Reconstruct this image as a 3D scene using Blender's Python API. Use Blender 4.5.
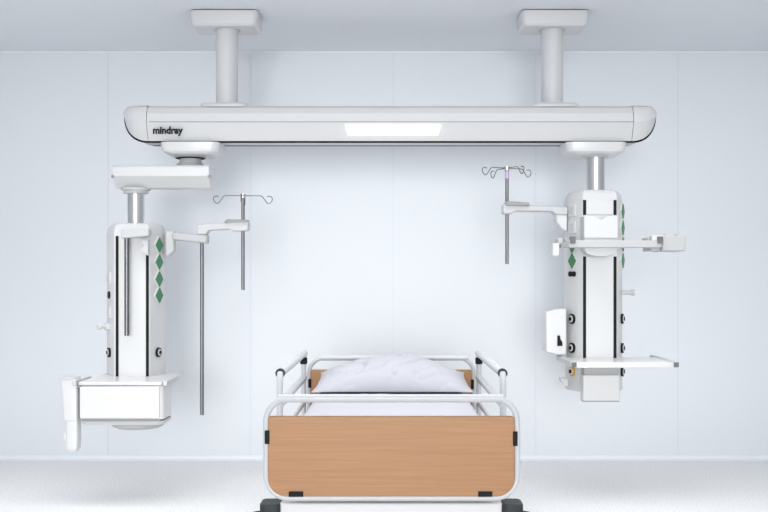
import bpy, bmesh, math, random
from mathutils import Vector, Matrix, noise
random.seed(4)
S = bpy.context.scene
COL = S.collection
for o in list(bpy.data.objects): bpy.data.objects.remove(o)

# ---------------------------------------------------------------- camera, light, exposure
CAMZ = 1.27
FPX = 1071.0
cam = bpy.data.cameras.new('camera')
cam.sensor_width = 36.0
cam.lens = FPX / 768 * 36
cam.shift_x = -7 / 768
cam.shift_y = 25 / 768
cam.clip_end = 60
co = bpy.data.objects.new('camera', cam); COL.objects.link(co)
co.location = (0, 0, CAMZ); co.rotation_euler = (math.pi / 2, 0, 0)
S.camera = co

w = bpy.data.worlds.new('world'); S.world = w; w.use_nodes = True
w.node_tree.nodes['Background'].inputs[0].default_value = (0.93, 0.965, 1.0, 1)
w.node_tree.nodes['Background'].inputs[1].default_value = 0.92

def area(name, loc, target, sx, sy, power, color=(1, 1, 1)):
    l = bpy.data.lights.new(name, 'AREA'); l.shape = 'RECTANGLE'; l.size = sx; l.size_y = sy
    l.energy = power; l.color = color
    o = bpy.data.objects.new(name, l); COL.objects.link(o); o.location = loc
    d = Vector(target) - Vector(loc)
    o.rotation_euler = d.to_track_quat('-Z', 'Y').to_euler()
    return o
def spot(name, loc, target, power, size, blend, radius, color=(1, 1, 1)):
    l = bpy.data.lights.new(name, 'SPOT'); l.energy = power; l.color = color
    l.spot_size = math.radians(size); l.spot_blend = blend; l.shadow_soft_size = radius
    o = bpy.data.objects.new(name, l); COL.objects.link(o); o.location = loc
    o.rotation_euler = (Vector(target) - Vector(loc)).to_track_quat('-Z', 'Y').to_euler()
    return o
spot('front_fill_spot', (-0.4, -8.0, 1.5), (0.05, 7.6, 1.0), 6000, 27, 1.0, 2.9, (0.98, 0.99, 1.0))  # added spot outside the open front, brightens the middle of the back wall
area('overhead_fill', (-0.3, 4.9, 2.87), (-0.3, 4.9, 0.0), 6.0, 1.8, 64, (0.99, 0.995, 1.0)).data.spread = math.radians(115)  # added unseen fill below the ceiling, lifts the floor and bed
S.view_settings.view_transform = 'Standard'
S.view_settings.look = 'None'
S.view_settings.exposure = 0.0
S.view_settings.gamma = 1.0
S.view_settings.use_curve_mapping = False

# ---------------------------------------------------------------- materials
def srgb(r, g, b):
    f = lambda c: (c / 255 / 12.92) if c / 255 <= 0.04045 else ((c / 255 + 0.055) / 1.055) ** 2.4
    return (f(r), f(g), f(b), 1)

def mat(name, col, rough=0.5, metal=0.0, bump=None, var=None, emis=None, spec=0.5, coat=0.0):
    m = bpy.data.materials.new(name); m.use_nodes = True
    nt = m.node_tree; b = nt.nodes['Principled BSDF']
    b.inputs['Base Color'].default_value = col
    b.inputs['Roughness'].default_value = rough
    b.inputs['Metallic'].default_value = metal
    b.inputs['Specular IOR Level'].default_value = spec
    b.inputs['Coat Weight'].default_value = coat
    tc = nt.nodes.new('ShaderNodeTexCoord')
    if var:
        sc, amt = var
        n = nt.nodes.new('ShaderNodeTexNoise'); n.inputs['Scale'].default_value = sc
        n.inputs['Detail'].default_value = 3
        nt.links.new(tc.outputs['Object'], n.inputs['Vector'])
        mx = nt.nodes.new('ShaderNodeMix'); mx.data_type = 'RGBA'
        mx.inputs['A'].default_value = tuple(c * (1 - amt) for c in col[:3]) + (1,)
        mx.inputs['B'].default_value = tuple(min(1, c * (1 + amt)) for c in col[:3]) + (1,)
        nt.links.new(n.outputs['Fac'], mx.inputs['Factor'])
        nt.links.new(mx.outputs['Result'], b.inputs['Base Color'])
    if bump:
        sc, st = bump
        n2 = nt.nodes.new('ShaderNodeTexNoise'); n2.inputs['Scale'].default_value = sc
        bp = nt.nodes.new('ShaderNodeBump'); bp.inputs['Strength'].default_value = st
        bp.inputs['Distance'].default_value = 0.01
        nt.links.new(tc.outputs['Object'], n2.inputs['Vector'])
        nt.links.new(n2.outputs['Fac'], bp.inputs['Height'])
        nt.links.new(bp.outputs['Normal'], b.inputs['Normal'])
    if emis:
        b.inputs['Emission Color'].default_value = (1, 1, 1, 1)
        b.inputs['Emission Strength'].default_value = emis
    return m

M = {}
M['wall'] = mat('pale_blue_wall_panel', (0.85, 0.875, 0.905, 1), 0.5, var=(0.8, 0.012))
M['joint'] = mat('panel_joint', (0.80, 0.845, 0.90, 1), 0.5)
M['cove'] = mat('white_cove', (0.90, 0.94, 0.98, 1), 0.4)
M['ceiling'] = mat('ceiling_paint', (0.84, 0.86, 0.90, 1), 0.8, var=(0.6, 0.015))
M['white'] = mat('white_enamel', (0.69, 0.69, 0.69, 1), 0.32, coat=0.15)
M['offwhite'] = mat('light_grey_plastic', (0.57, 0.573, 0.577, 1), 0.4)
M['grey'] = mat('mid_grey_plastic', (0.30, 0.305, 0.31, 1), 0.45)
M['light'] = mat('soft_grey_plastic', (0.51, 0.513, 0.517, 1), 0.45)
M['pale'] = mat('pale_grey_plastic', (0.44, 0.445, 0.45, 1), 0.45)
M['iron'] = mat('iron_grey_plastic', (0.13, 0.132, 0.135, 1), 0.5)
M['rod'] = mat('satin_steel_rod', (0.20, 0.20, 0.21, 1), 0.36, 1.0)
M['dkgrey'] = mat('dark_grey_rubber', (0.035, 0.041, 0.044, 1), 0.55, spec=0.3)
M['black'] = mat('black_plastic', (0.008, 0.008, 0.009, 1), 0.6, spec=0.2)
M['steel'] = mat('brushed_steel', (0.62, 0.62, 0.63, 1), 0.30, 1.0)
M['wire'] = mat('dull_steel_wire', (0.22, 0.22, 0.23, 1), 0.4, 0.7)
M['green'] = mat('green_outlet', srgb(62, 128, 84), 0.45)
M['brass'] = mat('brass_outlet', (0.72, 0.45, 0.10, 1), 0.3, 0.8)
M['lilac'] = mat('lilac_collar', srgb(205, 180, 215), 0.5)
M['bar'] = mat('bed_tube_enamel', (0.55, 0.56, 0.575, 1), 0.35, coat=0.1)
M['linen'] = mat('white_cotton', (0.48, 0.482, 0.52, 1), 0.9, bump=(60, 0.08), spec=0.2)
M['lamp'] = mat('lit_diffuser', (0.9, 0.9, 0.9, 1), 0.5, emis=0.9)

def wood():
    m = mat('beech_laminate', srgb(200, 152, 108), 0.42)
    nt = m.node_tree; b = nt.nodes['Principled BSDF']
    tc = nt.nodes.new('ShaderNodeTexCoord'); mp = nt.nodes.new('ShaderNodeMapping')
    mp.inputs['Scale'].default_value = (1.6, 8, 48)
    n = nt.nodes.new('ShaderNodeTexNoise'); n.inputs['Scale'].default_value = 2.2
    n.inputs['Detail'].default_value = 7; n.inputs['Roughness'].default_value = 0.62
    n.inputs['Distortion'].default_value = 0.4
    r = nt.nodes.new('ShaderNodeValToRGB')
    r.color_ramp.elements[0].position = 0.30; r.color_ramp.elements[0].color = srgb(158, 110, 68)
    r.color_ramp.elements[1].position = 0.68; r.color_ramp.elements[1].color = srgb(172, 123, 76)
    nt.links.new(tc.outputs['Object'], mp.inputs['Vector']); nt.links.new(mp.outputs['Vector'], n.inputs['Vector'])
    nt.links.new(n.outputs['Fac'], r.inputs['Fac']); nt.links.new(r.outputs['Color'], b.inputs['Base Color'])
    return m
M['wood'] = wood()

def floor_mat():
    m = mat('speckled_vinyl', (0.7, 0.72, 0.73, 1), 0.42)
    nt = m.node_tree; b = nt.nodes['Principled BSDF']
    tc = nt.nodes.new('ShaderNodeTexCoord')
    n = nt.nodes.new('ShaderNodeTexNoise'); n.inputs['Scale'].default_value = 85
    n.inputs['Detail'].default_value = 2
    r = nt.nodes.new('ShaderNodeValToRGB')
    r.color_ramp.elements[0].position = 0.34; r.color_ramp.elements[0].color = (0.76, 0.76, 0.755, 1)
    r.color_ramp.elements[1].position = 0.62; r.color_ramp.elements[1].color = (0.96, 0.955, 0.945, 1)
    e = r.color_ramp.elements.new(0.48); e.color = (0.88, 0.877, 0.87, 1)
    nt.links.new(tc.outputs['Object'], n.inputs['Vector'])
    nt.links.new(n.outputs['Fac'], r.inputs['Fac']); nt.links.new(r.outputs['Color'], b.inputs['Base Color'])
    return m
M['floor'] = floor_mat()

# ---------------------------------------------------------------- helpers
def at(px, py, Y):
    """world point at depth Y (metres from the camera) on the sight line of a photo point"""
    return Vector(((px - 391) / FPX * Y, Y, CAMZ - (py - 281) / FPX * Y))
def X(px, Y): return (px - 391) / FPX * Y
def Z(py, Y): return CAMZ - (py - 281) / FPX * Y

def root_of(o):
    while o.parent: o = o.parent
    return o

def obj(name, bm, m, parent=None, bevel=0.0, seg=2, angle=35, origin=None, flat=False):
    bmesh.ops.recalc_face_normals(bm, faces=bm.faces)
    org = Vector(root_of(parent).location) if parent else Vector(origin or (0, 0, 0))
    bmesh.ops.translate(bm, verts=bm.verts, vec=-org)
    me = bpy.data.meshes.new(name); bm.to_mesh(me); bm.free()
    me.materials.append(M[m])
    if not flat:
        me.shade_smooth(); me.set_sharp_from_angle(angle=math.radians(angle))
    o = bpy.data.objects.new(name, me); COL.objects.link(o)
    if parent: o.parent = parent
    else: o.location = org
    if bevel:
        md = o.modifiers.new('bevel', 'BEVEL'); md.width = bevel; md.segments = seg
        md.limit_method = 'ANGLE'; md.angle_limit = math.radians(30); md.harden_normals = False
    return o

def thing(name, loc, label, cat, group=None):
    o = bpy.data.objects.new(name, None); o.empty_display_size = 0.1; COL.objects.link(o)
    o.location = loc; o['label'] = label; o['category'] = cat
    if group: o['group'] = group
    return o
def tag(o, label, cat, group=None):
    o['label'] = label; o['category'] = cat
    if group: o['group'] = group
    return o

def box(bm, x0, x1, y0, y1, z0, z1, mtx=None):
    vs = [bm.verts.new((x, y, z)) for x in (x0, x1) for y in (y0, y1) for z in (z0, z1)]
    for f in ((0, 1, 3, 2), (4, 6, 7, 5), (0, 4, 5, 1), (2, 3, 7, 6), (0, 2, 6, 4), (1, 5, 7, 3)):
        bm.faces.new([vs[i] for i in f])
    if mtx: bmesh.ops.transform(bm, matrix=mtx, verts=vs)
    return vs
def B(*a, **k):
    bm = bmesh.new(); box(bm, *a, **k); return bm

def loft(bm, rings, caps=True):
    vr = [[bm.verts.new(p) for p in r] for r in rings]
    n = len(vr[0])
    for a, b in zip(vr, vr[1:]):
        for i in range(n):
            bm.faces.new((a[i], a[(i + 1) % n], b[(i + 1) % n], b[i]))
    if caps:
        bm.faces.new(vr[0]); bm.faces.new(list(reversed(vr[-1])))
    return [v for r in vr for v in r]

def cyl(bm, p0, p1, r0, r1=None, n=24):
    p0 = Vector(p0); p1 = Vector(p1); r1 = r0 if r1 is None else r1
    d = (p1 - p0).normalized()
    a = d.orthogonal().normalized(); b = d.cross(a)
    ring = lambda p, r: [p + (a * math.cos(t) + b * math.sin(t)) * r for t in [2 * math.pi * i / n for i in range(n)]]
    return loft(bm, [ring(p0, r0), ring(p1, r1)])
def lathe(bm, cx, cy, prof, n=32):
    loft(bm, [[(cx + r * math.cos(2 * math.pi * i / n), cy + r * math.sin(2 * math.pi * i / n), z) for i in range(n)] for r, z in prof])

def tube(bm, pts, r, n=12, closed=False):
    pts = [Vector(p) for p in pts]; N = len(pts)
    rings = []
    up = None
    for i, p in enumerate(pts):
        if closed: t = (pts[(i + 1) % N] - pts[i - 1]).normalized()
        elif i == 0: t = (pts[1] - p).normalized()
        elif i == N - 1: t = (p - pts[-2]).normalized()
        else: t = ((pts[i + 1] - p).normalized() + (p - pts[i - 1]).normalized()).normalized()
        if up is None: up = t.orthogonal().normalized()
        else:
            up = (up - t * up.dot(t))
            up = up.normalized() if up.length > 1e-5 else t.orthogonal().normalized()
        b = t.cross(up)
        rings.append([bm.verts.new(p + (up * math.cos(a) + b * math.sin(a)) * r) for a in [2 * math.pi * k / n for k in range(n)]])
    m = N if closed else N - 1
    for i in range(m):
        a, b = rings[i], rings[(i + 1) % N]
        for k in range(n):
            bm.faces.new((a[k], a[(k + 1) % n], b[(k + 1) % n], b[k]))
    if not closed:
        bm.faces.new(rings[0]); bm.faces.new(list(reversed(rings[-1])))

def T(pts, r, n=12, closed=False):
    bm = bmesh.new(); tube(bm, pts, r, n, closed); return bm

def rrect(x0, x1, y0, y1, r, n=5):
    """rounded rectangle points, counter-clockwise"""
    out = []
    for cx, cy, a0 in ((x1 - r, y1 - r, 0), (x0 + r, y1 - r, 90), (x0 + r, y0 + r, 180), (x1 - r, y0 + r, 270)):
        for i in range(n + 1):
            a = math.radians(a0 + 90 * i / n)
            out.append((cx + r * math.cos(a), cy + r * math.sin(a)))
    return out
def smooth(pts, r, n=5):
    """round the inner corners of a polyline"""
    pts = [Vector(p) for p in pts]; out = [pts[0]]
    for a, p, b in zip(pts, pts[1:], pts[2:]):
        ra = min(r, (a - p).length * .45); rb = min(r, (b - p).length * .45)
        s = p + (a - p).normalized() * ra; e = p + (b - p).normalized() * rb
        for i in range(n + 1):
            t = i / n
            out.append(s * (1 - t) ** 2 + p * 2 * t * (1 - t) + e * t * t)
    out.append(pts[-1]); return out

# ---------------------------------------------------------------- room shell
WY = 7.6; H = 2.90; HW = 4.0; Y0 = 1.5
def struct(name, bm, m, **k):
    o = obj(name, bm, m, **k); o['kind'] = 'structure'; return o
struct('floor', B(-HW, HW, Y0, WY, -0.1, 0), 'floor')
struct('ceiling', B(-HW, HW, Y0, WY, H, H + 0.1), 'ceiling')
struct('wall_back', B(-HW - .1, HW + .1, WY, WY + 0.1, -0.1, H + 0.1), 'wall')
struct('wall_left', B(-HW - 0.1, -HW, Y0, WY, -0.1, H + 0.1), 'wall')
struct('wall_right', B(HW, HW + 0.1, Y0, WY, -0.1, H + 0.1), 'wall')
# cove skirting: a small quarter-round between wall and floor
bm = bmesh.new()
prof = [(0, 0.0), (-0.035, 0.0), (-0.032, 0.004), (-0.012, 0.008), (-0.009, 0.03), (-0.006, 0.034), (0, 0.034)]
loft(bm, [[(x, WY + a, b) for a, b in prof] for x in (-HW, HW)])
struct('baseboard_back', bm, 'cove')
bm = B(-HW, HW, WY - 0.008, WY, H - 0.012, H)
struct('trim_1', bm, 'cove')
for i in range(8):
    xx = X(393, WY) + (i - 4) * 1.012
    if abs(xx) < HW: struct('trim_%d' % (i + 2), B(xx - .0055, xx + .0055, WY - 0.004, WY, 0.034, H - .012), 'joint')

# ---------------------------------------------------------------- ceiling bridge
BY = 6.55
RZ = Z(145.2, 6.55)      # underside of the running rail
bridge = thing('ceiling_pendant_bridge', (X(390, BY), BY, Z(141, 6.35)),
    'long white horizontal ceiling bridge on two round columns with a lit panel in its face', 'ceiling bridge')
YF, YB = 6.35, 6.75
def zb(py): return Z(py, YF)
# cross-section of the beam (y, z), going round from the lower front edge
sec = [(YF + .06, zb(140.6)), (YF + .045, zb(137)), (YF, zb(122.4)), (YF + .003, zb(121)), (YF + .008, zb(113)),
       (YF + .03, zb(107)), (YF + .07, zb(104.3)), (YB - .07, zb(104.3)), (YB - .03, zb(107)), (YB - .008, zb(115)),
       (YB, zb(122)), (YB - .08, zb(138.5))]
xL, xR = X(146, YF), X(634, YF)
bm = bmesh.new(); loft(bm, [[(x, y, z) for y, z in sec] for x in (xL + .003, xR - .003)])
beam = obj('beam', bm, 'white', bridge, angle=20)
ztop, zlow = zb(104.3), zb(140.6)
capw = .150
def cap_ring(x, sgn, u):
    # u: 0 at the beam, 1 at the tip
    k = math.sqrt(max(0, 1 - u ** 2.2))
    zl = zb(114) + (zlow - zb(114)) * k
    zt = ztop - (1 - math.sqrt(max(0, 1 - u ** 9))) * .03 + (.004 if u < .9 else 0)
    ys = (1 - .30 * u ** 3)
    ym = (YF + YB) / 2
    return [(x, ym + (y - ym) * ys, zl + (z - zlow) / (ztop - zlow) * (zt - zl)) for y, z in sec]
us = [0, .12, .25, .4, .55, .68, .8, .88, .94, .98, 1.0]
for sgn, xe in ((-1, xL), (1, xR)):
    bm = bmesh.new(); rings = [cap_ring(xe + sgn * u * capw, sgn, u) for u in us]
    loft(bm, rings)
    obj('end_cap', bm, 'white', bridge, angle=28)
# dark gasket: all along the lower edge and up round both end caps
def gasket_pts(front):
    i = 0 if front else len(sec) - 1
    p = []
    for u in reversed(us): p.append(cap_ring(xL - u * capw, -1, u)[i])
    for u in us: p.append(cap_ring(xR + u * capw, 1, u)[i])
    return p
bm = bmesh.new()
loop = gasket_pts(True) + list(reversed(gasket_pts(False)))
tube(bm, loop, 0.0062, 8, closed=True)
obj('gasket', bm, 'black', bridge)
bm = bmesh.new()
rc = [(YF + .07, zlow + .01), (YF + .072, RZ + .006), (YF + .08, RZ), (YF + .215, RZ), (YF + .235, RZ + .008), (YF + .24, zlow + .01)]
loft(bm, [[(x, y, z) for y, z in rc] for x in (xL - .03, xR + .03)])
obj('under_rail', bm, 'offwhite', bridge, bevel=.004)
# lit panel
bm = bmesh.new()
pp = [(345, 125), (441, 125), (438.2, 135), (348, 135)]
loft(bm, [[(X(a, YF), YF - .003 + dy, zb(b)) for a, b in pp] for dy in (0, .03)])
obj('light_panel', bm, 'lamp', bridge)['label'] = 'lit white panel in the middle of the beam'
# crease line along the front
obj('crease_trim', B(xL + .02, xR - .002, YF - .0015, YF + .004, zb(122.2), zb(121.5)), 'grey', bridge)
# lettering
def lettering(txt, x0, x1, zbase, h, y, parent, name='lettering'):
    c = bpy.data.curves.new(name, 'FONT'); c.body = txt; c.size = 1; c.extrude = 0.01; c.offset = 0.042
    t = bpy.data.objects.new('t', c); COL.objects.link(t)
    bpy.context.view_layer.update()
    me = bpy.data.meshes.new_from_object(t.evaluated_get(bpy.context.evaluated_depsgraph_get()))
    bpy.data.objects.remove(t)
    xs = [v.co.x for v in me.vertices]; ysx = [v.co.y for v in me.vertices]
    sx = (x1 - x0) / (max(xs) - min(xs)); sz = h / (max(ysx) - min(ysx)); mn = min(xs); my = min(ysx)
    org = Vector(root_of(parent).location)
    for v in me.vertices:
        v.co = Vector((x0 + (v.co.x - mn) * sx, y - v.co.z * .1, zbase + (v.co.y - my) * sz)) - org
    me.materials.clear(); me.materials.append(M['black'])
    o = bpy.data.objects.new(name, me); COL.objects.link(o); o.parent = parent
    return o
lettering('mindray', X(153, YF), X(183, YF), zb(136.2), zb(126.5) - zb(136.2), YF - .002, bridge)['label'] = 'black maker lettering on the beam'
# two columns, each with ceiling plate and foot plate
for cx in (X(227, BY), X(552, BY)):
    pl = [(0, 1.0), (.006, 1), (.03, 1), (.075, .97), (.09, .90)]
    bm = bmesh.new(); rings = []
    for dz, s in pl:
        rings.append([(cx + a * s, BY + b * s, H - .007 - dz) for a, b in rrect(-.203, .203, -.135, .14, .03, 4)])
    loft(bm, rings)
    obj('ceiling_plate', bm, 'white', bridge, angle=25)
    bm = bmesh.new(); cyl(bm, (cx, BY, ztop), (cx, BY, H - .08), .0665, n=40)
    colm = obj('column', bm, 'white', bridge)
    bm = bmesh.new(); lathe(bm, cx, BY, [(.080, H - .10), (.080, H - .0925)], 40)
    obj('collar', bm, 'offwhite', colm)
    bm = bmesh.new()
    loft(bm, [[(cx + a * s, BY + b * s, z) for a, b in rrect(-.145, .145, -.15, .15, .05, 4)] for s, z in ((1, ztop - .004), (1, ztop + .008), (.92, ztop + .022))])
    obj('foot_plate', bm, 'white', bridge, angle=30)

def carriage(px0, px1, root, neck_px):
    cx = (X(px0, 6.4) + X(px1, 6.4)) / 2; hw = (X(px1, 6.4) - X(px0, 6.4)) / 2
    zt = RZ - .001; bm = bmesh.new(); rings = []
    cy = 6.53
    for s, sy, dz in ((1, 1, 0), (.985, 1, .03), (.93, .97, .055), (.80, .9, .068), (.6, .8, .074)):
        rings.append([(cx + a * s, cy + b * sy, zt - dz) for a, b in rrect(-hw, hw, -.155, .155, .05, 5)])
    loft(bm, rings)
    return obj('carriage', bm, 'white', root, angle=25), zt - .074

# ---------------------------------------------------------------- pendant column builder
YC = 6.30
SIDE = {-1: .166, 1: .166}
def body(root, xc, py_top, py_bot):
    """octagonal supply column, front face at depth YC"""
    L_, R_ = SIDE[-1], SIDE[1]
    prof = [(-.100, 0), (.100, 0), (.108, .008), (R_, .148), (R_ + .002, .16), (R_ + .002, .25), (.12, .33), (-.12, .33),
            (-L_ - .002, .25), (-L_ - .002, .16), (-L_, .148), (-.108, .008)]
    zt, zo = Z(py_top, YC), Z(py_bot, YC)
    bm = bmesh.new(); rings = []
    for z, s in ((zo, 1), (zt - .075, 1), (zt - .072, 1), (zt - .045, .985), (zt - .022, .95), (zt - .006, .86), (zt, .76)):
        rings.append([(xc + a * s, YC + .165 + (b - .165) * s, z) for a, b in prof])
    loft(bm, rings)
    return obj('column_housing', bm, 'white', root, angle=24)
def face_mtx(xc, side, t, z):
    """frame on the splayed side face: local x along the face, local y outwards, z up"""
    a = Vector((side * .108, .008)); b = Vector((side * SIDE[side], .148)); p = a.lerp(b, t); d = (b - a).normalized()
    n = Vector((d.y, -d.x)) if side > 0 else Vector((-d.y, d.x))
    m = Matrix(((d.x, n.x, 0, xc + p.x), (d.y, n.y, 0, YC + p.y), (0, 0, 1, z), (0, 0, 0, 1)))
    return m
def fprism(pts, h, m, h0=-.001):
    bm = bmesh.new(); v = loft(bm, [[(x, y, z) for x, z in pts] for y in (h0, h)])
    bmesh.ops.transform(bm, matrix=m, verts=v); return bm
def gas_outlet(root, xc, side, t, z):
    m = face_mtx(xc, side, t, z)
    o = obj('gas_outlet', fprism([(0, -.052), (.050, 0), (0, .052), (-.050, 0)], .010, m), 'white', root)
    g = obj('outlet_plate', fprism([(0, -.046), (.042, 0), (0, .046), (-.042, 0)], .016, m, .008), 'green', o, bevel=.002)
    g['label'] = 'green diamond plate'
    return o
def circ(r, n=24, cx=0, cz=0): return [(cx + r * math.cos(2 * math.pi * i / n), cz + r * math.sin(2 * math.pi * i / n)) for i in range(n)]
def ring_socket(root, xc, side, t, z, m='black', r=.030):
    mt = face_mtx(xc, side, t, z)
    o = obj('round_socket', fprism(circ(r), .012, mt), m, root)
    obj('socket_ring', fprism(circ(r * .70), .016, mt, .01), 'white', o)
    obj('socket_pin', fprism(circ(r * .40), .020, mt, .014), 'black', o)
    return o
def switch(root, xc, side, t, z, w_=.075, h=.075):
    mt = face_mtx(xc, side, t, z)
    o = obj('wall_socket', fprism([(-w_ / 2, -h / 2), (w_ / 2, -h / 2), (w_ / 2, h / 2), (-w_ / 2, h / 2)], .008, mt), 'white', root, bevel=.002)
    obj('socket_insert', fprism([(-w_ * .28, -h * .3), (w_ * .28, -h * .3), (w_ * .28, h * .3), (-w_ * .28, h * .3)], .010, mt, .006), 'offwhite', o, bevel=.001)
    return o
def slot(root, px0, px1, py0, py1):
    return obj('mounting_slot', B(X(px0, YC), X(px1, YC), YC - .003, YC + .004, Z(py1, YC), Z(py0, YC)), 'black', root)

# ---------------------------------------------------------------- left pendant
xc = -1.527
LP = thing('supply_pendant', (xc, YC + .165, Z(425, YC)),
    'white supply pendant on the left with swivel arm, four green outlets and a drawer unit', 'medical pendant', 'ceiling supply pendants')
car, zc = carriage(160, 220, LP, 190)
PY = 6.52
ax = X(190.5, PY)
bm = bmesh.new(); zA = Z(165, 6.42)
lathe(bm, ax, PY, [(.075, zA - .002), (.085, zA + .012), (.07, zA + .02), (.062, zA + .045), (.09, zA + .055), (.095, zA + .062), (.085, zc + .004)], 36)
nk = obj('swivel_neck', bm, 'offwhite', LP)
bm = bmesh.new(); lathe(bm, ax, PY, [(.078, zA + .046), (.092, zA + .050), (.080, zA + .054)], 36)
obj('neck_seal', bm, 'black', nk)
# swivel arm: from the neck across to the drop pole
aY0, aY1 = 6.36, 6.62
x0, x1 = X(112.5, aY0), X(209, aY0)
za, zm, zd = Z(165, aY0), Z(176, aY0), Z(187, aY0)
bm = bmesh.new(); pr = [(aY0 + .012, za), (aY0, za - .012), (aY0, zm), (aY0 + .07, zd), (aY1 - .07, zd), (aY1, zm), (aY1, za - .012), (aY1 - .012, za)]
loft(bm, [[(x, y, z) for y, z in pr] for x in (x0, x1)])
arm = obj('swivel_arm', bm, 'white', LP, bevel=.004, angle=20)
for xx in (x0, x1):
    obj('end_notch', B(xx - .008, xx + .008, aY0 - .002, aY0 + .03, zm - .01, zm + .006), 'grey', arm)
px_, pY = X(136, 6.47), 6.47
zcol = Z(222.5, YC)
bm = bmesh.new()
lathe(bm, px_, pY, [(.085, zd + .002), (.088, zd - .012), (.075, zd - .014), (.075, zd - .03), (.055, zd - .032)], 36)
obj('flange', bm, 'offwhite', LP)
bm = bmesh.new(); cyl(bm, (px_, pY, zcol - .01), (px_, pY, zd - .03), .050, n=40)
obj('drop_pole', bm, 'steel', LP)['label'] = 'bright steel drop pole'
SIDE.update({-1: .184, 1: .150})
body(LP, xc, 222.5, 384)
slot(LP, 115.8, 118.6, 236, 378)
slot(LP, 146, 148.8, 255, 378)
for py in (245, 262, 279, 295.5): gas_outlet(LP, xc, 1, .62, Z(py, 6.38))
ring_socket(LP, xc, 1, .62, Z(352.5, 6.38), r=.028)
ring_socket(LP, xc, -1, .55, Z(352.5, 6.38), r=.028)
bm = fprism(circ(.022), .007, face_mtx(xc, -1, .6, Z(295, 6.38))); obj('round_button', bm, 'black', LP)
switch(LP, xc, -1, .6, Z(278, 6.38)); switch(LP, xc, -1, .6, Z(312, 6.38))
# knob on the left edge
m = face_mtx(xc, -1, .7, Z(327, 6.38))
bm = bmesh.new()
v = cyl(bm, (0, 0, 0), (0, .022, 0), .024); v += cyl(bm, (0, .015, 0), (-.02, .062, .003), .012, .011); v += cyl(bm, (-.02, .056, .003), (-.024, .072, .003), .019, .017)
bmesh.ops.transform(bm, matrix=m, verts=bm.verts)
obj('side_knob', bm, 'white', LP)
# upper bar with a hanging rod in front of the column
fy = 6.225
bm = bmesh.new()
prf = [(120.5, 230), (148.5, 228.5), (148.5, 236), (120.5, 238.5)]
loft(bm, [[(X(a, 6.22), y, Z(b, 6.22)) for a, b in prf] for y in (fy, YC + .002)])
fb = obj('front_bracket', bm, 'offwhite', LP, bevel=.006)
bm = bmesh.new(); cyl(bm, (X(125.6, 6.22), 6.25, Z(336, 6.22)), (X(125.6, 6.22), 6.25, Z(237.5, 6.22)), .0145)
obj('hanging_rod', bm, 'rod', LP)['label'] = 'short steel rod in front of the column'
bm = bmesh.new()
loft(bm, [[(X(a, YC), y, Z(b, YC)) for a, b in [(141, 240), (150, 240), (150, 256), (146.5, 254), (141, 250), (145.5, 246)]] for y in (YC - .05, YC + .002)])
obj('clamp_lever', bm, 'offwhite', LP, bevel=.003)
# jointed arm on the right, level tube and long rod
AY = 6.47
def slab(name, pts, y0, y1, m, root, Yp=None, bevel=.005, **k):
    Yp = Yp or y0
    bm = bmesh.new(); loft(bm, [[(X(a, Yp), y, Z(b, Yp)) for a, b in pts] for y in (y0, y1)])
    return obj(name, bm, m, root, bevel=bevel, **k)
sj = slab('arm_socket', [(165, 231), (174, 231), (174, 251), (168.5, 256), (165, 256)], AY - .02, AY + .05, 'offwhite', LP, bevel=.008)
slab('lower_arm', [(172, 232), (207, 234.5), (207, 243.5), (172, 240)], AY - .04, AY + .05, 'light', LP, bevel=.01)
slab('upper_arm', [(197, 224), (206, 223.5), (226, 222.5), (232, 221), (248, 220.5), (248, 230), (244, 231), (233, 231), (228, 229), (208, 230.5), (206, 234.4), (197, 234.4)], AY - .045, AY + .045, 'offwhite', LP, bevel=.006)
slab('arm_tray', [(224.5, 221), (227, 219.3), (247, 219.5), (247, 222), (224.5, 222.4)], AY - .06, AY + .055, 'grey', LP, bevel=.002)
bm = bmesh.new(); cyl(bm, (X(202, AY), AY, Z(415, AY)), (X(202, AY), AY, Z(243, AY)), .0115)
obj('long_rod', bm, 'rod', LP)['label'] = 'long steel rod hanging from the arm joint'

# shelf with side rails and drawer
def shelf(root, xl, xr, zt, y0, y1, th, name='shelf', m='white'):
    bm = bmesh.new()
    loft(bm, [[(a, b, z) for a, b in rrect(xl, xr, y0, y1, .012, 3)] for z in (zt - th, zt)])
    return obj(name, bm, m, root, bevel=.003)
sy0, sy1 = 5.95, 6.26
zs = Z(382, sy0)
sh = shelf(LP, X(78, sy0), X(162, sy0), zs, sy0, YC + .29, .018)
for xa in (X(74, sy0), X(165, sy0)):
    bm = B(xa - .012, xa + .012, sy0, sy1, zs - .02, zs + .006)
    r_ = obj('side_rail', bm, 'offwhite', sh, bevel=.003)
    for yy in (sy0 + .05, sy1 - .05):
        s_ = 1 if xa < X(120, sy0) else -1
        box_x = sorted((xa + s_ * .01, xa + s_ * .03))
        # short spacers joining rail and shelf are part of the shelf
        obj('rail_spacer', B(box_x[0], box_x[1], yy - .015, yy + .015, zs - .016, zs - .003), 'grey', sh)
dz1, dz0 = zs - .021, Z(419.5, sy0)
bm = bmesh.new()
bx0, bx1 = X(79.5, sy0), X(163, sy0)
loft(bm, [[(a, b, z) for a, b in rrect(bx0, bx1, sy0 + .012, sy0 + .25, .02, 4)] for z in (dz0, dz1)])
dr = obj('drawer_case', bm, 'white', LP)
obj('drawer_front', B(bx0 + .002, X(159.5, sy0), sy0 - .006, sy0 + .02, dz0 + .006, dz1 - .005), 'white', dr, bevel=.004)
bm = bmesh.new()
loft(bm, [[((bx0 + bx1) / 2 + a * s, 6.09 + b * s, z) for a, b in rrect(-.235, .235, -.125, .12, .04, 4)] for s, z in ((.985, dz0 - .010), (.985, dz0 - .022), (.96, dz0 - .032), (.93, dz0 - .034))])
obj('base_plinth', bm, 'offwhite', LP)
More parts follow.
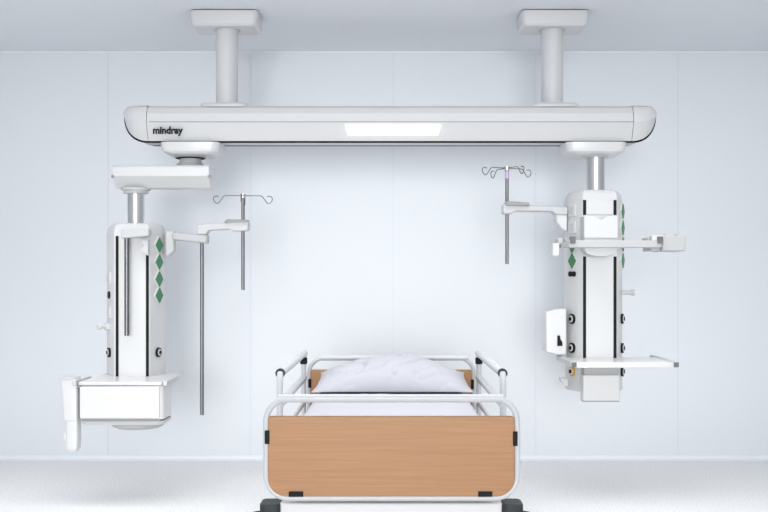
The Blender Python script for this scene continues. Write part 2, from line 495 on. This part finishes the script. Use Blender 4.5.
obj('shade_strip', B(bx0 + .01, bx1 - .02, sy0 + .006, sy0 + .05, dz0 - .012, dz0 + .001), 'grey', LP)  # grey strip standing in for the shade under the drawer case
bm = bmesh.new()
hx = X(136, 6.1)
lathe(bm, hx, 6.15, [(.15, dz0 - .033), (.145, dz0 - .058), (.12, dz0 - .07)], 36)
obj('bottom_hub', bm, 'pale', LP, angle=25)
# slim holder clamped to the left rail
hY = 6.02
bm = bmesh.new()
hr = [(62, 79, 377), (63.5, 80, 388), (64.5, 80, 402), (66, 80, 419), (68.2, 80, 420.5), (67.8, 80, 440), (68, 79.5, 448), (70, 77.5, 451)]
rings = []
for a, b, c in hr:
    s = 1 if c < 420 else (.9 if c < 449 else .7)
    rings.append([(p, q, Z(c, hY)) for p, q in rrect(X(a, hY), X(b, hY) - .002, hY - .045 * s, hY + .05 * s, .014, 3)])
loft(bm, rings)
sh_ = obj('side_holder', bm, 'white', LP, angle=25)
bm = bmesh.new(); bm2 = rrect(X(61.8, hY), X(78.5, hY) - .002, hY - .05, hY + .055, .014, 3)
loft(bm, [[(a, b, z) for a, b in bm2] for z in (Z(378.5, hY), Z(376.6, hY))]); obj('holder_rim', bm, 'offwhite', sh_, bevel=.002)
slab('holder_clip', [(63, 435), (66, 432), (68, 434), (68, 445), (65, 443)], hY - .02, hY + .02, 'white', sh_, bevel=.002)
slab('holder_clamp', [(75, 384), (80, 384), (80, 388), (75, 388)], hY - .03, hY + .03, 'grey', sh_, bevel=.002)

# ---------------------------------------------------------------- right pendant
xr_ = 1.229
RP = thing('supply_pendant', (xr_, YC + .165, Z(401, 6.2)),
    'white supply pendant on the right with document pocket and two wide shelves', 'medical pendant', 'ceiling supply pendants')
car2, zc2 = carriage(565, 627, RP, 595)
qx, qY = X(595.5, 6.47), 6.47
bm = bmesh.new(); lathe(bm, qx, qY, [(.058, zc2 - .012), (.075, zc2 - .008), (.085, zc2 + .003)], 36)
obj('flange', bm, 'offwhite', RP)
bm = bmesh.new(); cyl(bm, (qx, qY, Z(188, YC) - .02), (qx, qY, zc2 - .008), .054, n=40)
obj('drop_pole', bm, 'steel', RP)['label'] = 'bright steel drop pole'
SIDE.update({-1: .166, 1: .163})
body(RP, xr_, 189, 392)
for a, b in ((583, 586), (613.5, 616.5)):
    slot(RP, a, b, 200, 215); slot(RP, a, b, 256.5, 360)
for py in (245.5, 261): gas_outlet(RP, xr_, -1, .55, Z(py, 6.38))
for py in (211, 227.5, 244, 260.5): gas_outlet(RP, xr_, 1, .72, Z(py, 6.38))
switch(RP, xr_, -1, .62, Z(210, 6.38)); switch(RP, xr_, -1, .62, Z(227, 6.38))
for dx in (-.020, .020):
    mt = face_mtx(xr_, -1, .62, Z(274, 6.38)) @ Matrix.Translation((dx, 0, 0))
    obj('round_button', fprism(circ(.016), .01, mt), 'black', RP)
for py in (319, 348): ring_socket(RP, xr_, -1, .62, Z(py, 6.38))
ring_socket(RP, xr_, -1, .62, Z(371.5, 6.38), 'brass')['label'] = 'brass coloured socket'
for py in (319, 348.5, 372): ring_socket(RP, xr_, 1, .8, Z(py, 6.38))
bm = bmesh.new()
v = cyl(bm, (0, 0, 0), (.02, .055, 0), .013); v = cyl(bm, (.02, .055, 0), (.026, .075, 0), .018)
bmesh.ops.transform(bm, matrix=face_mtx(xr_, 1, .7, Z(292.5, 6.38)), verts=bm.verts)
obj('side_knob', bm, 'offwhite', RP)
# document pocket with a wavy upper edge
pY0, pY1 = 6.17, YC + .001
top = [(584, 216)] + [(584 + 1 + i * 1.6, 216 + 0.8 * math.sin(i) * 0 + (3.6 * math.exp(-((584 + 1 + i * 1.6 - 601) / 4.2) ** 2))) for i in range(20)] + [(617.5, 216)]
dp = slab('document_pocket', top + [(617.5, 250), (614, 254), (606, 256.5), (595, 256.5), (587, 254), (584, 250)], pY0, pY1 - .001, 'offwhite', RP, Yp=pY0 + .01, bevel=.003)
slab('pocket_lip', top + [(617.5, 238), (584, 238)], pY0 - .006, pY0 + .002, 'white', dp, Yp=pY0, bevel=.002)
slab('top_panel', [(586.6, 200.5), (613, 200.5), (613, 214.5), (586.6, 214.5)], YC - .006, YC + .002, 'white', RP, bevel=.002)
# upper equipment rail
ry0 = 6.0
ur = slab('equipment_rail', [(569, 240), (662, 240.5), (662, 247.5), (569, 247.5)], ry0, ry0 + .09, 'light', RP, bevel=.004)
obj('rail_arm', B(X(569, ry0), X(576, ry0), ry0 + .088, YC + .09, Z(246, ry0), Z(241, ry0)), 'offwhite', ur, bevel=.003)
obj('rail_arm', B(X(652, ry0), X(662, ry0), ry0 + .088, ry0 + .24, Z(246, ry0), Z(236.5, ry0)), 'white', ur, bevel=.003)
for a in (570, 657.5):
    obj('rail_end_block', B(X(a, ry0), X(a + 5.3, ry0), ry0 - .012, ry0 + .02, Z(243.5, ry0), Z(236.5, ry0)), 'iron', ur, bevel=.001)
slab('corner_clamp', [(652, 235.5), (664, 235), (664, 243.5), (652, 244)], ry0 + .01, ry0 + .08, 'white', ur, bevel=.004)
slab('under_block', [(651, 244), (662, 244), (661, 250.8), (651, 250.8)], ry0 + .10, ry0 + .30, 'offwhite', ur, bevel=.004)
mb = slab('mount_box', [(663, 235), (684, 235.5), (686, 237), (685.5, 251), (662, 251)], ry0 + .05, ry0 + .30, 'light', RP, bevel=.006)
for a in (666.5, 677.8):
    obj('box_cap', B(X(a, ry0 + .05) - .008, X(a, ry0 + .05) + .008, ry0 + .09, ry0 + .12, Z(235.3, ry0 + .05), Z(234.3, ry0 + .05)), 'grey', mb)
# clamp and hook on the left of the rail
cl = slab('rail_clamp', [(558, 238), (567, 237.5), (567, 244.5), (558, 244.5)], 6.30, 6.40, 'offwhite', RP, bevel=.004)
slab('clamp_jaw', [(563, 238), (565.3, 238), (565.3, 244), (563, 244)], 6.292, 6.31, 'grey', cl, bevel=.001)
slab('hook_block', [(553, 243), (559.5, 243), (560, 255), (557, 256.5), (552.5, 256)], 6.28, 6.36, 'white', cl, bevel=.006)
# arm to the left carrying the drip pole
slab('drip_arm', [(503, 204), (509, 202.6), (518, 205), (545, 205.5), (568, 207), (568, 215), (556, 215), (552, 211.5), (516, 211.3), (511, 214), (503, 214)], 6.42, 6.52, 'offwhite', RP, Yp=6.42, bevel=.008)
slab('arm_tray', [(506, 202), (508, 201), (529.5, 202.6), (529.5, 205.6), (506, 205.5)], 6.40, 6.54, 'grey', RP, Yp=6.40, bevel=.002)
slab('arm_socket', [(556, 214), (567.5, 214), (567.5, 232), (561, 228.5), (556.5, 222)], 6.43, 6.52, 'white', RP, Yp=6.43, bevel=.008)
# side box on the lower left
sb = slab('side_box', [(546, 312), (555, 309), (566.5, 308.5), (566.5, 355), (558, 355), (546, 352)], 6.38, 6.50, 'white', RP, Yp=6.38, bevel=.006)
slab('box_latch', [(557.5, 335.5), (560, 335.5), (560.5, 339), (562.5, 342), (562.5, 346), (557.5, 346)], 6.372, 6.385, 'black', sb, bevel=.001)
# lower shelf
ly0 = 5.95; zl = Z(362.5, ly0)
ls = shelf(RP, X(575, ly0), X(675.5, ly0), zl, ly0, 6.36, .03)
ls.name = 'shelf'
for a in (571.5, 673.5):
    rr = obj('side_rail', B(X(a, ly0), X(a + 5, ly0), ly0 - .004, 6.5, zl - .026, zl + .004), 'offwhite', ls, bevel=.003)
    obj('rail_end_block', B(X(a + .2, ly0), X(a + 4.8, ly0), ly0 - .012, ly0 + .008, zl - .026, zl + .001), 'iron', ls, bevel=.001)
# bottom box and side foot
bY = 6.20
obj('under_shelf_housing', B(X(584.5, bY), X(619, bY), bY + .02, YC + .01, Z(376, bY), zl - .031), 'pale', RP, bevel=.004)
bb = obj('bottom_box', B(X(583, bY), X(620, bY), bY, YC - .01, Z(401, bY), Z(375, bY)), 'white', RP, bevel=.006)
obj('box_base', B(X(583.5, bY), X(619.5, bY), bY + .006, YC - .015, Z(402, bY), Z(400.4, bY)), 'grey', bb)
slab('foot_bracket', [(561, 377.5), (568, 379.5), (568, 386), (565, 386), (561, 381)], 6.36, 6.44, 'offwhite', RP, Yp=6.36, bevel=.002)

# ---------------------------------------------------------------- drip poles
def drip_pole(px, pyt, pyb, Y, rot, label, n_out, lilac):
    x = X(px, Y); zt = Z(pyt, Y)
    t = thing('drip_pole', (x, Y, Z(pyb, Y)), label, 'IV pole', 'drip poles on the pendant arms')
    bm = bmesh.new(); cyl(bm, (x, Y, Z(pyb, Y)), (x, Y, zt), .0105, n=16)
    obj('rod', bm, 'rod', t)
    bm = bmesh.new(); cyl(bm, (x, Y, zt - .018), (x, Y, zt + .006), .017, n=16); obj('hub', bm, 'steel', t)
    if lilac:
        bm = bmesh.new(); cyl(bm, (x, Y, Z(178.5, Y)), (x, Y, Z(171.5, Y)), .0135, n=16)
        obj('collar', bm, 'lilac', t)['label'] = 'pale lilac collar'
    for k in range(4):
        a = rot + k * math.pi / 2
        d = Vector((math.cos(a), math.sin(a), 0)); c = Vector((x, Y, zt - .004))
        pts = [c, c + d * .11, c + d * .122 + Vector((0, 0, -.012)), c + d * .145 + Vector((0, 0, -.045)),
               c + d * .158 + Vector((0, 0, -.048)), c + d * .173 + Vector((0, 0, -.036)),
               c + d * .178 + Vector((0, 0, -.015)), c + d * .165 + Vector((0, 0, -.002)), c + d * .145 + Vector((0, 0, -.006))]
        obj('hook', T(smooth(pts, .012, 4), .0028, 8), 'wire', t)
drip_pole(243, 195, 290, AY, math.radians(4), 'steel drip pole with four wire hooks on the left pendant arm', 0, False)
drip_pole(507, 167.5, 264, 6.47, math.radians(28), 'steel drip pole with lilac collar and wire hooks on the right pendant arm', 0, True)

# ---------------------------------------------------------------- bed
FY, HY = 4.0, 6.10
bx = X(391.5, FY)
bed = thing('hospital_bed', (bx, 5.05, 0), 'hospital bed with beech end boards and white tubular rails', 'bed')
def end_frame(Y, outer, pt, pb, r, name):
    """closed loop of round tube in the plane y = Y"""
    x0, x1, z0, z1 = outer
    pts = [(a, Y, b) for a, b in rrect(x0 + r, x1 - r, z0 + r, z1 - r, .085, 8)]
    return obj(name, T(pts, r, 14, closed=True), 'bar', bed)
def end_set(Y, s):
    """s shifts: all metres measured at the foot end"""
    x0, x1 = X(263, FY), X(520.3, FY); z1, z0 = Z(395.3, FY), Z(501, FY)
    fr = end_frame(Y, (x0, x1, z0, z1), 0, 0, .0118, 'end_frame_tube')
    bm = bmesh.new(); gz = Z(398.3, FY)
    g0, g1 = (X(278, FY), X(503, FY)) if Y < 5 else (X(320, HY), X(468, HY))
    cyl(bm, (g0, Y, gz), (g1, Y, gz), .0155, n=20)
    obj('grip', bm, 'bar', fr)
    bw0, bw1, bz0, bz1 = X(268.3, FY), X(514.3, FY), Z(496, FY), Z(416, FY)
    pr = []
    for a, b in rrect(bw0, bw1, bz0, bz1, .02, 5): pr.append((a, b))
    # larger radius on the lower corners
    out = []
    R1, R2 = .012, .062
    for cx, cz, a0, R in ((bw1 - R1, bz1 - R1, 0, R1), (bw0 + R1, bz1 - R1, 90, R1), (bw0 + R2, bz0 + R2, 180, R2), (bw1 - R2, bz0 + R2, 270, R2)):
        for i in range(9):
            a = math.radians(a0 + 90 * i / 8); out.append((cx + R * math.cos(a), cz + R * math.sin(a)))
    bm = bmesh.new(); loft(bm, [[(a, y, b) for a, b in out] for y in (Y - .011, Y + .011)])
    bd = obj('foot_board' if Y < 5 else 'head_board', bm, 'wood', bed, bevel=.0025)
    for a0, a1, b0, b1 in ((265, 269.8, 430, 443.5), (512.6, 517.2, 431, 445.5), (289, 303.5, 490.8, 496), (478, 492, 490.8, 496)):
        obj('board_clip', B(X(a0, FY), X(a1, FY), Y - .016, Y + .016, Z(b1, FY), Z(b0, FY)), 'black', bd, bevel=.002)
end_set(FY, 1); end_set(HY, 1)
# head end legs of the tube frame
# side rails: two or three long bars between upright posts
sx = .492
zr = [Z(398.3, FY) + .030, Z(398.3, FY) - .105, .585]
for s in (-1, 1):
    x = bx + s * sx
    yn, yf = 4.72, 6.02
    sr = obj('side_rail', T([(x, yn + .02, zr[0]), (x, yf + .03, zr[0])], .0195, 14), 'bar', bed)
    for i, (za_, zb_) in enumerate(((zr[1], zr[1]),)):
        obj('middle_bar', T([(x, yn, za_), (x, yf, zb_)], .019, 12), 'bar', sr)
    obj('lower_bar', T([(x, yn, zr[2]), (x, yf, zr[2])], .012, 12), 'bar', sr)
    for y in (yn, yf):
        obj('rail_post', T(smooth([(x, y + (.02 if y == yn else 0), zr[0] + .002), (x, y, zr[0] - .03), (x, y, .45)], .03), .0145, 14), 'bar', sr)
    bm = bmesh.new(); cyl(bm, (x, yn + .012, zr[0]), (x, yn + .030, zr[0]), .0215, n=16)
    obj('rail_end_ring', bm, 'dkgrey', sr)
    obj('rail_clamp', B(x - .019, x + .019, yf - .022, yf + .018, zr[0] - .058, zr[0] - .022), 'black', sr, bevel=.004)
# undercarriage
z0 = Z(502.5, 4.06)
obj('cross_member', B(X(280, 4.06), X(502, 4.06), 4.05, 4.10, z0 - .075, z0), 'white', bed, bevel=.006)
obj('cross_member', B(X(280, 4.06), X(502, 4.06), 6.0, 6.05, z0 - .075, z0), 'white', bed, bevel=.006)
for s in (-1, 1):
    obj('side_beam', B(bx + s * .40 - .02, bx + s * .40 + .02, 4.1, 6.0, z0 - .07, z0), 'white', bed, bevel=.005)
obj('mattress_platform', B(bx - .42, bx + .42, 4.05, 6.05, .50, .535), 'offwhite', bed, bevel=.005)
for yy in (4.6, 5.5):
    for s in (-1, 1):
        obj('lift_strut', B(bx + s * .3 - .02, bx + s * .3 + .02, yy - .02, yy + .02, z0 - .005, .505), 'offwhite', bed)
for s in (-1, 1):
    for yy in (4.10, 6.0):
        # dark bumper caps stacked at the frame corners
        cx = bx + s * .445
        f = -1 if yy < 5 else 1
        bm = bmesh.new()
        xs = sorted((bx + s * .420, bx + s * .498))
        loft(bm, [[(a, b, z) for a, b in rrect(xs[0], xs[1], yy - .07, yy + .05, .022, 4)] for z in (z0 - .10, z0 - .010, z0 - .002)])
        cb = obj('corner_bumper', bm, 'dkgrey', bed, bevel=.004)
        bm = bmesh.new(); xo = bx + s * .490
        lathe(bm, xo, yy - f * -.02 - .03, [(.030, z0 - .09), (.046, z0 - .085), (.046, z0 - .045), (.036, z0 - .036)], 24)
        obj('bumper_roller', bm, 'black', cb)
        bm = bmesh.new(); box(bm, cx - .025, cx + .025, yy - .025, yy + .025, .13, z0 - .08)
        lg = obj('leg', bm, 'white', bed, bevel=.004)
        bm = bmesh.new(); cyl(bm, (cx - .018, yy + .02, .065), (cx + .018, yy + .02, .065), .0645, n=28)
        cs = obj('castor', bm, 'dkgrey', bed)
        obj('castor_fork', B(cx - .028, cx + .028, yy - .02, yy + .03, .065, .135), 'grey', cs, bevel=.006)

# mattress with fitted sheet
def cloth_grid(nx, ny, f):
    bm = bmesh.new(); g = [[bm.verts.new(f(i / nx, j / ny)) for i in range(nx + 1)] for j in range(ny + 1)]
    for j in range(ny):
        for i in range(nx): bm.faces.new((g[j][i], g[j][i + 1], g[j + 1][i + 1], g[j + 1][i]))
    return bm
bm = bmesh.new()
mh, my0, my1, mz0, mz1 = .40, 4.08, 6.03, .537, .675
nx, ny, nz = 36, 64, 6
rings = []
for j in range(ny + 1):
    y = my0 + (my1 - my0) * j / ny
    e = min(j, ny - j) / 2.0
    k = 1 if e >= 1 else .93 + .07 * math.sqrt(max(0, 1 - (1 - e) ** 2))
    out = []
    base = rrect(-mh, mh, mz0, mz1, .035, 4)
    # resample the top for wrinkles
    pts = []
    for q, (a, b) in enumerate(base):
        pts.append((a, b))
        nxt = base[(q + 1) % len(base)]
        if abs(nxt[0] - a) > .3:
            for i in range(1, nx): pts.append((a + (nxt[0] - a) * i / nx, b))
    ring = []
    for a, b in pts:
        zz = b
        if b > mz1 - .02:
            n1 = noise.noise(Vector((a * 3 + y * 1.2, y * 2.2, 3.1))); n2 = noise.noise(Vector((a * 9 - y * 3, y * 4.5, 7)))
            zz += .008 * n1 + .005 * (1 - abs(n2) * 2)
        ring.append((bx + a * k, y, mz0 + (zz - mz0) * (k if e < 1 else 1)))
    rings.append(ring)
loft(bm, rings)
mt_ = obj('mattress', bm, 'linen', origin=(bx, 5.05, mz0), angle=60)
tag(mt_, 'white sheeted mattress lying on the hospital bed', 'mattress')

# pillow
def pillow_pt(u, v, side):
    a, b = u * 2 - 1, v * 2 - 1
    w_, d_ = .425, .235
    puff = (max(0, 1 - abs(a) ** 2.0) ** .75) * (max(0, 1 - abs(b) ** 2.4) ** .6)
    # corners drawn out, edges pulled in
    ex = 1 - .07 * (1 - a * a) * 0 - .05 * (1 - abs(b) ** 2) * abs(a) ** 3 * 0
    x = a * w_ * (1 - .06 * (1 - b * b) * abs(a) - (.05 if b > 0 else 0) * b) ; y = b * d_ * (1 - .10 * (1 - a * a) * abs(b))
    h = (.135 if side > 0 else .026) * puff * side
    if side > 0:
        p = Vector((x * 5.5 + 1.7, y * 4 + x * 2, 2.2))
        n1 = noise.noise(p); n2 = noise.noise(Vector((x * 16 + y * 7, y * 9 - x * 3, 5.5)))
        crs = abs(noise.noise(Vector((x * 7 - y * 6, y * 7 + x * 2, 9.1))))
        h += (.018 * n1 + .008 * n2 - .022 * math.exp(-crs * 14)) * min(1, puff * 1.6)
    return x, y, h
nU, nV = 110, 64
bm = bmesh.new()
def dense(t): return .5 - .5 * math.cos(math.pi * t)
top_g = [[None] * (nU + 1) for _ in range(nV + 1)]; bot_g = [[None] * (nU + 1) for _ in range(nV + 1)]
tilt = math.radians(8)
pc = Vector((X(392.5, 5.8), 5.80, 0))
def place(p):
    x, y, h = p
    yy = y * math.cos(tilt) - h * math.sin(tilt); zz = y * math.sin(tilt) + h * math.cos(tilt)
    return Vector((pc.x + x, pc.y + yy, .724 + zz))
for j in range(nV + 1):
    for i in range(nU + 1):
        u, v = dense(i / nU), dense(j / nV)
        top_g[j][i] = bm.verts.new(place(pillow_pt(u, v, 1)))
        edge = i in (0, nU) or j in (0, nV)
        bot_g[j][i] = top_g[j][i] if edge else bm.verts.new(place(pillow_pt(u, v, -1)))
for j in range(nV):
    for i in range(nU):
        bm.faces.new((top_g[j][i], top_g[j][i + 1], top_g[j + 1][i + 1], top_g[j + 1][i]))
        try: bm.faces.new((bot_g[j][i], bot_g[j + 1][i], bot_g[j + 1][i + 1], bot_g[j][i + 1]))
        except ValueError: pass
pl_ = obj('pillow', bm, 'linen', origin=(pc.x, pc.y, mz1), angle=70)
tag(pl_, 'plump white pillow propped against the wooden head board of the bed', 'pillow')
